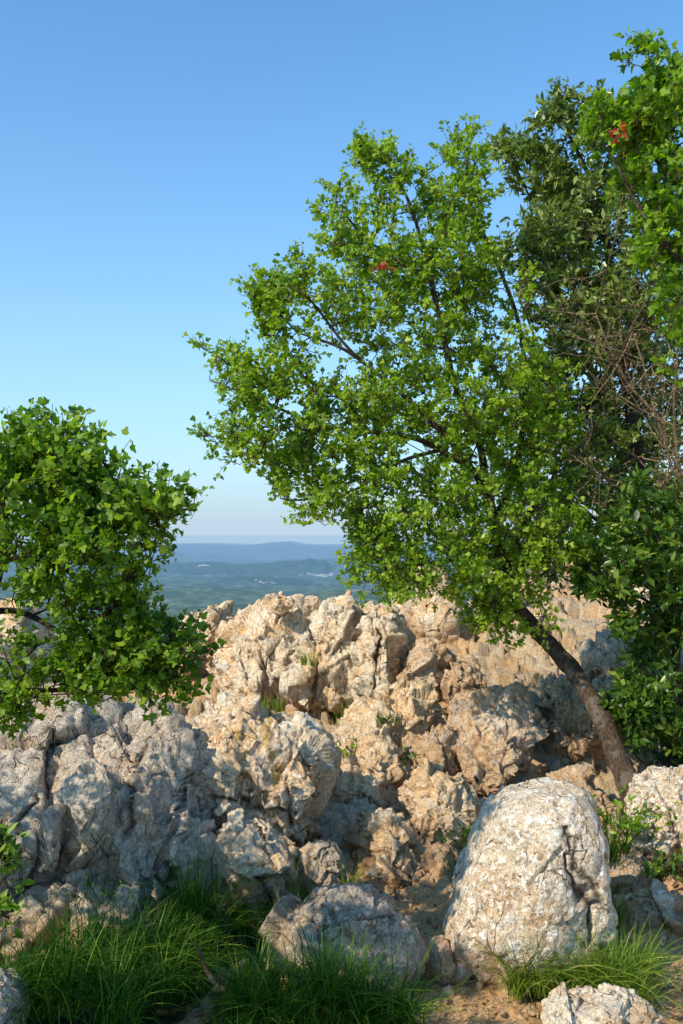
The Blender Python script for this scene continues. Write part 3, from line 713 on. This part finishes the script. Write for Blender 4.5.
# --- evergreen tree behind ---------------------------------------------------
baseH = at(664, 790, 6.4)
ht = tree('evergreen_tree', 'tall dark evergreen tree with olive leaves, rising behind the leaning maple', 'tree', baseH,
  [([at(664, 800, 6.4), at(662, 720, 6.4), at(660, 640, 6.4), at(655, 560, 6.45), at(640, 470, 6.5), at(625, 380, 6.6), at(612, 280, 6.7), at(598, 200, 6.7), at(572, 140, 6.7)], .075, .010),
   ([at(625, 380, 6.6), at(580, 300, 6.8), at(545, 230, 6.9), at(515, 165, 6.9)], .018, .005),
   ([at(640, 470, 6.5), at(590, 420, 6.7), at(550, 370, 6.9), at(520, 300, 7.0)], .022, .006),
   ([at(655, 560, 6.45), at(700, 470, 6.7), at(720, 380, 6.8), at(730, 280, 6.8)], .03, .01),
   ([at(655, 560, 6.45), at(610, 530, 6.6), at(570, 500, 6.7), at(530, 480, 6.8)], .02, .006),
   ([at(612, 280, 6.7), at(640, 220, 6.7), at(650, 160, 6.7)], .012, .004)],
  [(562, 122, 20, 18, 6.7, .2, 14), (590, 138, 32, 28, 6.7, .3, 22), (515, 158, 20, 18, 6.9, .2, 12), (545, 175, 32, 32, 6.8, .3, 28), (600, 190, 42, 36, 6.7, .4, 34), (560, 230, 46, 40, 6.8, .4, 38), (520, 260, 30, 30, 6.9, .3, 16),
   (620, 260, 55, 45, 6.7, .5, 40), (560, 300, 50, 40, 6.9, .5, 32), (610, 340, 60, 45, 6.8, .5, 34), (550, 380, 45, 45, 6.9, .5, 24), (600, 430, 60, 50, 6.9, .5, 30), (660, 400, 50, 70, 6.9, .5, 34), (540, 470, 50, 45, 6.9, .5, 24),
   (600, 520, 60, 45, 6.8, .5, 30), (660, 520, 50, 50, 6.8, .5, 30), (700, 300, 50, 80, 6.9, .5, 26), (740, 440, 50, 90, 6.9, .5, 24), (650, 180, 30, 40, 6.8, .4, 16), (620, 420, 80, 110, 7.3, .4, 70), (600, 300, 70, 60, 7.2, .4, 24), (570, 560, 50, 30, 6.8, .4, 16), (590, 330, 50, 50, 6.2, .3, 22), (640, 300, 45, 50, 6.2, .3, 18), (600, 460, 50, 50, 6.2, .3, 22), (660, 470, 40, 50, 6.2, .3, 14), (560, 250, 40, 40, 6.4, .3, 14)],
  None, 'oval', .056, 10, 'leaf_holm', 'bark_dark', 103, spread=.12, twigs=7, dens=1.3, rbias=.05, up=.4)
# withered boughs in front of the evergreen: parts of the tree
def dead_boughs():
    rg = np.random.default_rng(55); T = Tubes(); LP, LD, LN, LS = [], [], [], []
    def rec(p, d, L, r, lev):
        n = 5; pts = [p]
        for i in range(n):
            d = d + rg.normal(size=3) * .17; d /= np.linalg.norm(d); pts.append(pts[-1] + d * L / n)
        T.add(pts, np.linspace(r, r * .45, n + 1), 5 if r > .004 else 3)
        if lev == 0:
            for k in range(6):
                q = pts[-1 - rg.integers(0, 4)]
                if rg.random() < .4:
                    LP.append(q); LD.append(rg.normal(size=3)); LN.append(rg.normal(size=3)); LS.append(.028 * rg.uniform(.6, 1.2))
            return
        for k in range(4 if lev > 1 else 5):
            i = rg.integers(1, n + 1); nd = d * .6 + rg.normal(size=3) * .62; nd /= np.linalg.norm(nd)
            rec(pts[i], nd, L * rg.uniform(.5, .75), r * .5, lev - 1)
    for (a, b, L) in (((660, 520), (600, 400), .75), ((670, 500), (575, 350), .8), ((672, 470), (620, 330), .85), ((680, 480), (660, 330), .85), ((660, 420), (600, 280), .75), ((690, 420), (655, 260), .8), ((665, 500), (600, 480), .5)):
        p = at(*a, 5.95); q = at(*b, 5.75); d = q - p; d /= np.linalg.norm(d)
        rec(p, d, L, .011, 3)
    LPa, LDa, LNa, LSa = map(np.array, (LP, LD, LN, LS))
    o = T.build('dead_branches', M['bark_dry'], ht, origin=baseH); o['label'] = 'bare brown withered branches on the front of the crown'
    leaves_mesh('dry_leaves', LPa, LDa, LNa, LSa, 'oval', 'leaf_dry', rg, ht, origin=baseH, label='tan dried leaves on the withered branches')
dead_boughs()

# --- bright maple on the right edge -----------------------------------------
baseR = at(790, 900, 4.7)
rt = tree('maple_tree', 'bright yellow-green tree reaching in from the upper right corner', 'tree', baseR,
  [([at(800, 900, 4.7), at(795, 700, 4.75), at(775, 520, 4.8), at(750, 400, 4.8), at(720, 300, 4.8), at(690, 200, 4.85), at(660, 130, 4.9), at(647, 75, 4.9)], .07, .006),
   ([at(720, 300, 4.8), at(680, 260, 4.8), at(640, 210, 4.8), at(610, 150, 4.8)], .016, .004),
   ([at(775, 520, 4.8), at(720, 440, 4.8), at(685, 380, 4.8)], .02, .006),
   ([at(750, 400, 4.8), at(780, 280, 4.9), at(790, 150, 4.9)], .03, .008)],
  [(643, 58, 15, 12, 4.9, .12, 10), (655, 90, 24, 22, 4.9, .2, 20), (608, 125, 20, 16, 4.8, .15, 14), (635, 130, 32, 26, 4.8, .25, 24), (672, 130, 30, 40, 4.8, .3, 26), (655, 190, 38, 36, 4.8, .3, 34), (610, 150, 22, 18, 4.8, .2, 8),
   (670, 245, 34, 32, 4.8, .3, 28), (700, 90, 40, 60, 4.9, .4, 26), (730, 200, 50, 80, 4.9, .4, 30), (684, 305, 22, 32, 4.8, .25, 16), (740, 350, 50, 80, 4.9, .4, 26), (682, 370, 16, 26, 4.8, .2, 8), (672, 88, 16, 16, 4.9, .2, 8)],
  None, 'maple', .040, 8, 'leaf_bright', 'bark', 104, spread=.09, twigs=5, rbias=.05)
cluster(rt, 'red_leaves', 619, 134, 4.5, 30, (.022, .015, .026), .032, 'oval', 'leaf_red', 6, 'bunch of red leaves near the top of the crown')

# --- evergreen shrub, lower right ----------------------------------------------
baseS = at(668, 800, 5.5)
sh = tree('evergreen_shrub', 'glossy dark green shrub with pointed leaves at the right edge, behind the leaning trunk', 'shrub', baseS,
  [([at(668, 800, 5.5), at(672, 740, 5.5), at(676, 660, 5.5), at(672, 590, 5.5), at(655, 530, 5.5)], .036, .010),
   ([at(676, 690, 5.5), at(650, 700, 5.4), at(620, 690, 5.35)], .01, .004),
   ([at(674, 620, 5.5), at(630, 590, 5.45), at(590, 570, 5.4)], .012, .004),
   ([at(668, 780, 5.5), at(640, 760, 5.4), at(625, 740, 5.35)], .008, .003)],
  [(640, 500, 45, 22, 5.6, .3, 20), (670, 540, 34, 26, 5.5, .3, 26), (635, 540, 40, 24, 5.45, .3, 26), (595, 560, 36, 22, 5.4, .3, 20), (650, 585, 44, 24, 5.4, .3, 32), (600, 590, 30, 18, 5.4, .2, 14), (625, 620, 14, 26, 5.4, .15, 9), (678, 630, 22, 34, 5.4, .3, 24), (665, 690, 30, 34, 5.4, .3, 30), (690, 740, 26, 40, 5.4, .3, 26), (635, 700, 26, 20, 5.35, .2, 14),
   (650, 730, 34, 26, 5.4, .25, 22), (700, 600, 40, 60, 5.6, .3, 26), (625, 720, 16, 18, 5.35, .15, 6), (720, 700, 40, 60, 5.6, .3, 16), (672, 765, 18, 18, 5.6, .2, 10), (662, 650, 26, 30, 5.6, .3, 24), (640, 665, 16, 20, 5.5, .2, 8), (668, 720, 30, 40, 5.8, .3, 30)],
  None, 'oval', .062, 8, 'leaf_shrub', 'bark_dark', 105, spread=.075, twigs=5, rbias=.06, up=.5)

# --- low plants at left edge
wd = tree('broadleaf_weed', 'leafy green sapling at the left edge in front of the grey rock', 'plant', at(-10, 960, 3.3),
  [([at(-10, 970, 3.3), at(-6, 900, 3.3), at(0, 850, 3.3), at(2, 820, 3.3)], .006, .003)],
  [(-2, 835, 14, 16, 3.3, .08, 10), (-2, 875, 15, 22, 3.3, .08, 14), (0, 920, 12, 20, 3.3, .08, 8)],
  None, 'oval', .040, 4, 'leaf_near', 'bark_dark', 106, spread=.05, twigs=3)

# --- grasses ------------------------------------------------------------------
def blades(roots, H0, lean, rg, width=.0026, seg=6, spread=1.0):
    n = len(roots); az = rg.uniform(0, 2 * np.pi, n)
    dirs = np.stack([np.cos(az), np.sin(az)], 1) * 1.0 + np.asarray(lean)[None, :]
    Ln = H0 * rg.uniform(.45, 1.15, n); bend = rg.uniform(.3, 1.55, n) * spread
    t = np.linspace(0, 1, seg)
    ang = bend[:, None] * t[None, :] ** 1.2 * 1.35 + rg.uniform(0, .25, n)[:, None]
    ds = Ln[:, None] / (seg - 1)
    hz = np.cumsum(np.sin(ang) * ds, 1) - np.sin(ang[:, :1]) * ds; vz = np.cumsum(np.cos(ang) * ds, 1) - np.cos(ang[:, :1]) * ds
    C = np.stack([roots[:, 0:1] + hz * dirs[:, 0:1], roots[:, 1:2] + hz * dirs[:, 1:2], roots[:, 2:3] + vz], -1)
    sd = np.stack([-dirs[:, 1], dirs[:, 0], np.zeros(n)], 1); sd /= np.linalg.norm(sd, axis=1)[:, None]
    tw = rg.uniform(-.8, .8, n); sd[:, 2] = tw; sd /= np.linalg.norm(sd, axis=1)[:, None]
    w = width * rg.uniform(.6, 1.3, n)[:, None] * (1 - t[None, :] ** 2.2 * .92)
    V = np.stack([C - sd[:, None, :] * w[:, :, None] / 2, C + sd[:, None, :] * w[:, :, None] / 2], 2)  # n,seg,2,3
    i = np.arange(seg - 1) * 2; q = np.stack([i, i + 1, i + 3, i + 2], 1)
    Fc = (q[None] + (np.arange(n) * seg * 2)[:, None, None]).reshape(-1, 4)
    rv = np.clip(rg.normal(.42, .24, n), 0, 1)
    return V.reshape(-1, 3), Fc, np.repeat(rv, seg * 2)

def tussock(px, py, Y, r, H0, n, mat, label, seed, lean=(0, 0), cat='grass tussock', group=None, spread=1.0, width=.0042, name='grass_tussock'):
    n = int(n * .75); rg = np.random.default_rng(seed); c = at(px, py, Y)
    a = rg.uniform(0, 2 * np.pi, n); rr = np.sqrt(rg.random(n))
    rx, ry = r if isinstance(r, tuple) else (r, r * .7)
    roots = np.stack([c[0] + rr * np.cos(a) * rx, c[1] + rr * np.sin(a) * ry, np.full(n, c[2]) - .01], 1)
    # several sub-clumps so it is not a uniform brush
    k = max(3, int(n / 100)); cc = np.stack([c[0] + rg.normal(size=k) * rx * .55, c[1] + rg.normal(size=k) * ry * .5], 1)
    j = rg.integers(0, k, n); m = rg.random(n) < .88
    roots[m, :2] = cc[j[m]] + rg.normal(size=(m.sum(), 2)) * min(rx, ry) * .20
    V, Fc, rv = blades(roots, H0, lean, rg, width, spread=spread)
    o = mesh_np(name, V, Fc, M[mat], attrs={'rnd': rv}, origin=c)
    return tag(o, label, cat, group)

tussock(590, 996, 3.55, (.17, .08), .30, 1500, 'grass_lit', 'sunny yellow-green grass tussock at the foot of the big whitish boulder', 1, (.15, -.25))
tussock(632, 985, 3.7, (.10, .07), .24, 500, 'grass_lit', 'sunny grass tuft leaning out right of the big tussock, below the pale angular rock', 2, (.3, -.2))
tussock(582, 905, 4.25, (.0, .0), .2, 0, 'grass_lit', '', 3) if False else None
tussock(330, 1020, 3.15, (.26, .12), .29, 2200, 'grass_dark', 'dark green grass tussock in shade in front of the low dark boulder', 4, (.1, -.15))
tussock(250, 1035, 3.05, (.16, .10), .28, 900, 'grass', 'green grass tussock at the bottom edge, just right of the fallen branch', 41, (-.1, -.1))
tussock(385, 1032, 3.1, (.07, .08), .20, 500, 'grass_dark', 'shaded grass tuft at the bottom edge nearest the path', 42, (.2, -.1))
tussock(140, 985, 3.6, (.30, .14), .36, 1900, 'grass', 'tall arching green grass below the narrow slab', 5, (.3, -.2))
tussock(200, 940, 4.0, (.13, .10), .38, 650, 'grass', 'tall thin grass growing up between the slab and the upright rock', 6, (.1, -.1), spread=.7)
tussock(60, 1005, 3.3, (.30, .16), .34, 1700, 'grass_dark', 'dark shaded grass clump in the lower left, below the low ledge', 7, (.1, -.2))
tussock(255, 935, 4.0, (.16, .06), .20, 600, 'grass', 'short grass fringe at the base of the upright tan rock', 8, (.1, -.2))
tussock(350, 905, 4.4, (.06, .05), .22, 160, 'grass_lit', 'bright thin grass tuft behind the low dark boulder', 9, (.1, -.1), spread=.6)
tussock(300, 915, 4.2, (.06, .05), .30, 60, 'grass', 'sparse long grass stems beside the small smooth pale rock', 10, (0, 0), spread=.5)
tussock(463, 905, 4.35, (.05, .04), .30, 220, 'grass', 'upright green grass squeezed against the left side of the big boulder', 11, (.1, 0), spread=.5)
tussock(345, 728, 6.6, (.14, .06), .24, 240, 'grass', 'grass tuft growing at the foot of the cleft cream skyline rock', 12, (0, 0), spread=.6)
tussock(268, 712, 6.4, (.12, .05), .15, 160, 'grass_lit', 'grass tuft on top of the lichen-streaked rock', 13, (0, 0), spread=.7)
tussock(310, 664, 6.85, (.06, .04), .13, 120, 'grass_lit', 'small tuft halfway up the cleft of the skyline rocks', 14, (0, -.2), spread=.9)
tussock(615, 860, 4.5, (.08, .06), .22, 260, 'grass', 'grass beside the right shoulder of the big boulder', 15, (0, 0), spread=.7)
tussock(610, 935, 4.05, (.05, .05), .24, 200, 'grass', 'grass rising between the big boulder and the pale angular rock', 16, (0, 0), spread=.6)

def weed(px, py, Y, r, n, size, label, seed, mat='leaf_near', shape='oval', hgt=.1, col=None):
    rg = np.random.default_rng(seed); c = at(px, py, Y); root = empty('weed', c); tag(root, label, 'plant')
    T = Tubes(); LP, LD, LN, LS = [], [], [], []
    for k in range(n):
        a = rg.uniform(0, 2 * np.pi); d = np.array([math.cos(a) * .7, math.sin(a) * .5 - .2, rg.uniform(.5, 1.2)]); d /= np.linalg.norm(d)
        L = hgt * rg.uniform(.5, 1.2); b = c + np.array([rg.normal() * r * .4, rg.normal() * r * .3, 0])
        e = b + d * L; T.add([b, (b + e) / 2 + rg.normal(size=3) * .005, e], [.0014, .0012, .0007], 3)
        m = rg.integers(4, 9); t = rg.uniform(.2, 1, m)
        LP.append(b + t[:, None] * (e - b)); LD.append(d * .5 + rg.normal(size=(m, 3)) * .7); LN.append(rg.normal(size=(m, 3)) * .6 + [0, -.3, .7]); LS.append(size * rg.uniform(.6, 1.2, m))
    T.build('stems', M['grass'], root, origin=c)
    leaves_mesh('leaves', *map(np.concatenate, (LP, LD, LN, LS)), shape, mat, rg, root, origin=c)
weed(398, 762, 5.7, .10, 26, .030, 'small leafy plant in the centre, on the front of the flat-topped rock', 1, 'leaf_shrub', hgt=.10)
weed(342, 757, 5.15, .08, 14, .028, 'little green plant beside the orange-stained rock', 2, 'leaf_bright', hgt=.09)
weed(386, 724, 5.85, .08, 16, .026, 'dark low plant in a hollow on top of the flat-topped rock', 3, 'leaf_shrub', hgt=.07)
weed(625, 835, 4.5, .14, 40, .036, 'leafy weed between the big boulder and the mottled brown rock', 4, 'leaf_bright', hgt=.20)
weed(665, 880, 4.3, .14, 34, .034, 'trailing weed on the right edge above the pale angular rock', 5, 'leaf_shrub', hgt=.14)
weed(472, 850, 4.45, .07, 24, .030, 'green weed tucked behind the left shoulder of the big boulder', 6, 'leaf_bright', hgt=.17)
weed(97, 855, 3.75, .10, 12, .018, 'wispy yellowish stalks growing on the largest left rock', 7, 'leaf_dry', 'lance', hgt=.22)
weed(90, 905, 3.7, .12, 16, .020, 'low yellow-green weed along the crack of the largest left rock', 8, 'leaf_maple', 'lance', hgt=.12)

# fallen branch on the ground, bottom left of centre
def fallen():
    P = smooth_path([at(172, 1040, 3.0), at(205, 1012, 3.05), at(222, 990, 3.15), at(232, 972, 3.25), at(250, 962, 3.35)], 7)
    P += np.random.default_rng(3).normal(size=P.shape) * .006
    T = Tubes(); T.add(P, np.linspace(.030, .010, len(P)), 12, .35, 3)
    T.add([P[14], P[14] + [-.05, .02, .06], P[14] + [-.08, .03, .13]], [.010, .008, .005], 6)
    o = T.build('fallen_branch', M['bark'], origin=P[0]); tag(o, 'crooked brown fallen branch lying in the grass at the bottom edge', 'branch')
fallen()

# litter and pebbles on the path (stuff)
def litter():
    rg = np.random.default_rng(8); n = 3600
    Y = rg.uniform(2.9, 5.2, n); u = rg.uniform(.03, .42, n); x = u * Y
    keep = rg.random(n) < .35 + .65 * sst(-.1, .3, perlin(np.stack([x * 2, Y * 2, x * 0], 1), 4)); x = x[keep]; Y = Y[keep]; n = len(x)
    P = np.stack([x, Y, H(x, Y) + .014 + rg.random(n) * .008], 1)
    D = rg.normal(size=(n, 3)) * [1, 1, .15]; Nn = rg.normal(size=(n, 3)) * .35 + [0, 0, 1]
    o = leaves_mesh('leaf_litter', P, D, Nn, .020 * rg.uniform(.4, 1.4, n), 'oval', 'litter', rg)
    tag(o, 'small dry brown leaves scattered over the earth path', 'leaf litter', kind='stuff')
    V0, F0 = ico(2); n = 700; Y = rg.uniform(2.9, 5.2, n); x = rg.uniform(.0, .42, n) * Y
    s = .006 + .020 * rg.random(n) ** 4
    C = np.stack([x, Y, H(x, Y) + s * .2 + .008], 1)
    V = C[:, None] + V0[None] * s[:, None, None] * rg.uniform(.6, 1.3, (n, 1, 3)) * (1 + .25 * rg.normal(size=(n, len(V0), 1)).clip(-1, 1))
    Fc = (F0[None] + (np.arange(n) * len(V0))[:, None, None]).reshape(-1, 3)
    z = np.zeros(n * len(V0))
    o = mesh_np('gravel', V.reshape(-1, 3), Fc, M['rock_tan'], attrs={'cav': z, 'moss': z, 'foot': z + .7})
    tag(o, 'small tan stones strewn along the earth path', 'gravel', kind='stuff')
litter()

# ------------------------------------------------------------------ the far country
def valley():
    ys = np.concatenate([np.linspace(14, 400, 40)[:-1], 400 * np.exp(np.linspace(0, math.log(90000 / 400), 420))])
    us = np.linspace(-1.2, 1.2, 360)
    U, Yg = np.meshgrid(us, ys); X = U * Yg * 1.0 + np.sign(U) * 30 * np.abs(U)
    P = np.stack([X.ravel(), Yg.ravel(), np.zeros(X.size)], 1)
    z = np.interp(P[:, 1], [10, 60, 400, 1500, 4000, 8000, 13000, 20000, 90000], [-14, -50, -200, -320, -400, -560, -690, -760, -760])
    z += np.interp(P[:, 1], [10, 800, 3000, 30000, 60000], [0, 40, 110, 170, 0]) * (fbm(P / 2600.0, 6, 200, .55) + .5 * ridged(P / 1900.0, 4, 230) - .3)
    z += np.interp(P[:, 1], [10, 800, 4000, 20000], [0, 10, 18, 0]) * fbm(P / 500.0, 4, 210)
    P[:, 2] = z
    n0, n1 = X.shape; i = np.arange(n0 * n1).reshape(n0, n1)
    q = np.stack([i[:-1, :-1], i[:-1, 1:], i[1:, 1:], i[1:, :-1]], -1).reshape(-1, 4)
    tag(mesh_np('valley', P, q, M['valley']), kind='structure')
valley()

def hill(name, Y, prof, depth, seed, base=-770, rough=18):
    """prof: list of (px, py) of its skyline"""
    pr = np.array(prof, float); n = 420
    px = np.linspace(pr[0, 0], pr[-1, 0], n); top = np.interp(px, pr[:, 0], pr[:, 1])
    k = 60; t = np.linspace(-1, 1, k)
    PX, T = np.meshgrid(px, t); TOP = np.tile(top, (k, 1))
    X = (PX - 341.5) / F * Y; ztop = EYE - (TOP - HZ) / F * Y
    shape = np.where(T < 0, sst(-1, -.08, T) ** .8, 1 - .3 * T)
    P = np.stack([X.ravel(), (Y + T * depth).ravel(), np.zeros(X.size)], 1)
    nz = fbm(P / (Y * .02), 5, seed) * rough * 1.6 + ridged(P / (Y * .03), 4, seed + 5) * rough
    P[:, 2] = base + (ztop.ravel() - base) * shape.ravel() + nz * np.clip(shape.ravel() * (1.15 - shape.ravel()) * 3, 0, 1)
    i = np.arange(k * n).reshape(k, n); q = np.stack([i[:-1, :-1], i[:-1, 1:], i[1:, 1:], i[1:, :-1]], -1).reshape(-1, 4)
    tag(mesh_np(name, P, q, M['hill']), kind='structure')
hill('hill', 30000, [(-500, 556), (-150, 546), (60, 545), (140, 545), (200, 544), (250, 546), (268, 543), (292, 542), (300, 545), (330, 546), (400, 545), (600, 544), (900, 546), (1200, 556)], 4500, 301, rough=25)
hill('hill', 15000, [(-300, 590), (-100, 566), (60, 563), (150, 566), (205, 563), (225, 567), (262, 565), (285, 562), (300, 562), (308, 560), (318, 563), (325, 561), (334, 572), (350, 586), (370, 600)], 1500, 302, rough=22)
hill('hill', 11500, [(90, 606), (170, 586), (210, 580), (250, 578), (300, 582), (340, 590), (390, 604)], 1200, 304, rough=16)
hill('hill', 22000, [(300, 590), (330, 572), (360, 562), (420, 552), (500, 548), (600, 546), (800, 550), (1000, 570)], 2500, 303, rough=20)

def village():
    rg = np.random.default_rng(4); V = []; Fc = []; n = 0
    cube = np.array([[x, y, z] for x in (-1, 1) for y in (-1, 1) for z in (0, 1)], float)
    fq = np.array([[0, 1, 3, 2], [4, 6, 7, 5], [0, 4, 5, 1], [2, 3, 7, 6], [1, 5, 7, 3], [0, 2, 6, 4]])
    for (px, py, sx, sy, m, Y) in ((318, 576, 12, 2.2, 60, 13400), (203, 566, 5, .8, 16, 13400), (262, 584, 16, 3, 14, 11000), (300, 592, 20, 2, 10, 9500), (180, 592, 26, 5, 26, 9500), (240, 600, 30, 3, 16, 8000)):
        for _ in range(m):
            c = at(px + rg.normal() * sx * .5, py + rg.normal() * sy * .5, Y)
            s = np.array([rg.uniform(5, 14), rg.uniform(5, 12), rg.uniform(5, 10)]) * Y / 9000
            V.append(cube * s + c); Fc.append(fq + n); n += 8
    tag(mesh_np('distant_village', np.concatenate(V), np.concatenate(Fc), M['village'], smooth=False),
        'tiny pale houses scattered across the hazy hills far beyond the rocks', 'village', kind='stuff')
village()

# ------------------------------------------------------------------ light, sky, camera
SUN_DIR = Vector((-.57, -.45, .60)).normalized()
el = math.asin(SUN_DIR.z); az = math.atan2(SUN_DIR.x, SUN_DIR.y)     # clockwise from +Y
w = bpy.data.worlds.new('World'); sc.world = w; w.use_nodes = True
nt = w.node_tree; nt.nodes.clear(); g = NG(nt)
sky = nt.nodes.new('ShaderNodeTexSky'); sky.sky_type = 'NISHITA'; sky.sun_disc = False
sky.sun_elevation = el; sky.sun_rotation = az
sky.altitude = 400; sky.air_density = 1.0; sky.dust_density = .6; sky.ozone_density = 2.0
tint = g.mix(1.0, sky.outputs[0], (.80, 1.52, 1.86, 1), 'MULTIPLY')
zz = g.n('ShaderNodeSeparateXYZ', Vector=g.n('ShaderNodeTexCoord').outputs['Generated']).outputs['Z']
zc = g.math('MAXIMUM', zz, 0.0)
hf = g.math('EXPONENT', g.math('MULTIPLY', zc, -5.6))
hz = g.n('ShaderNodeVectorMath', _operation='SCALE', i0=g.ramp(zc, 0.0, .05, (.53, .69, .83, 1), (.62, .77, .90, 1)), Scale=1 / .13).outputs[0]
fc = g.mix(hf, tint, hz)
bg = g.n('ShaderNodeBackground', Color=fc, Strength=.13)
g.n('ShaderNodeOutputWorld', Surface=bg.outputs[0])

ld = bpy.data.lights.new('sun', 'SUN'); ld.energy = 5.0; ld.angle = R(.55); ld.color = (1.0, .91, .74)
lo = bpy.data.objects.new('sun', ld); COL.objects.link(lo)
lo.rotation_euler = (-SUN_DIR).to_track_quat('-Z', 'Y').to_euler()

cam = bpy.data.cameras.new('camera'); co = bpy.data.objects.new('camera', cam); COL.objects.link(co)
cam.sensor_fit = 'VERTICAL'; cam.sensor_height = 36; cam.lens = 36 * F / 1024
cam.clip_start = .05; cam.clip_end = 200000
co.location = (0, 0, EYE); co.rotation_euler = (R(90), 0, 0)
cam.shift_y = (HZ - 512) / 1024.0
sc.camera = co
sc.view_settings.view_transform = 'Standard'; sc.view_settings.look = 'None'; sc.view_settings.exposure = 0
sc.cycles.max_bounces = 6; sc.cycles.transmission_bounces = 4
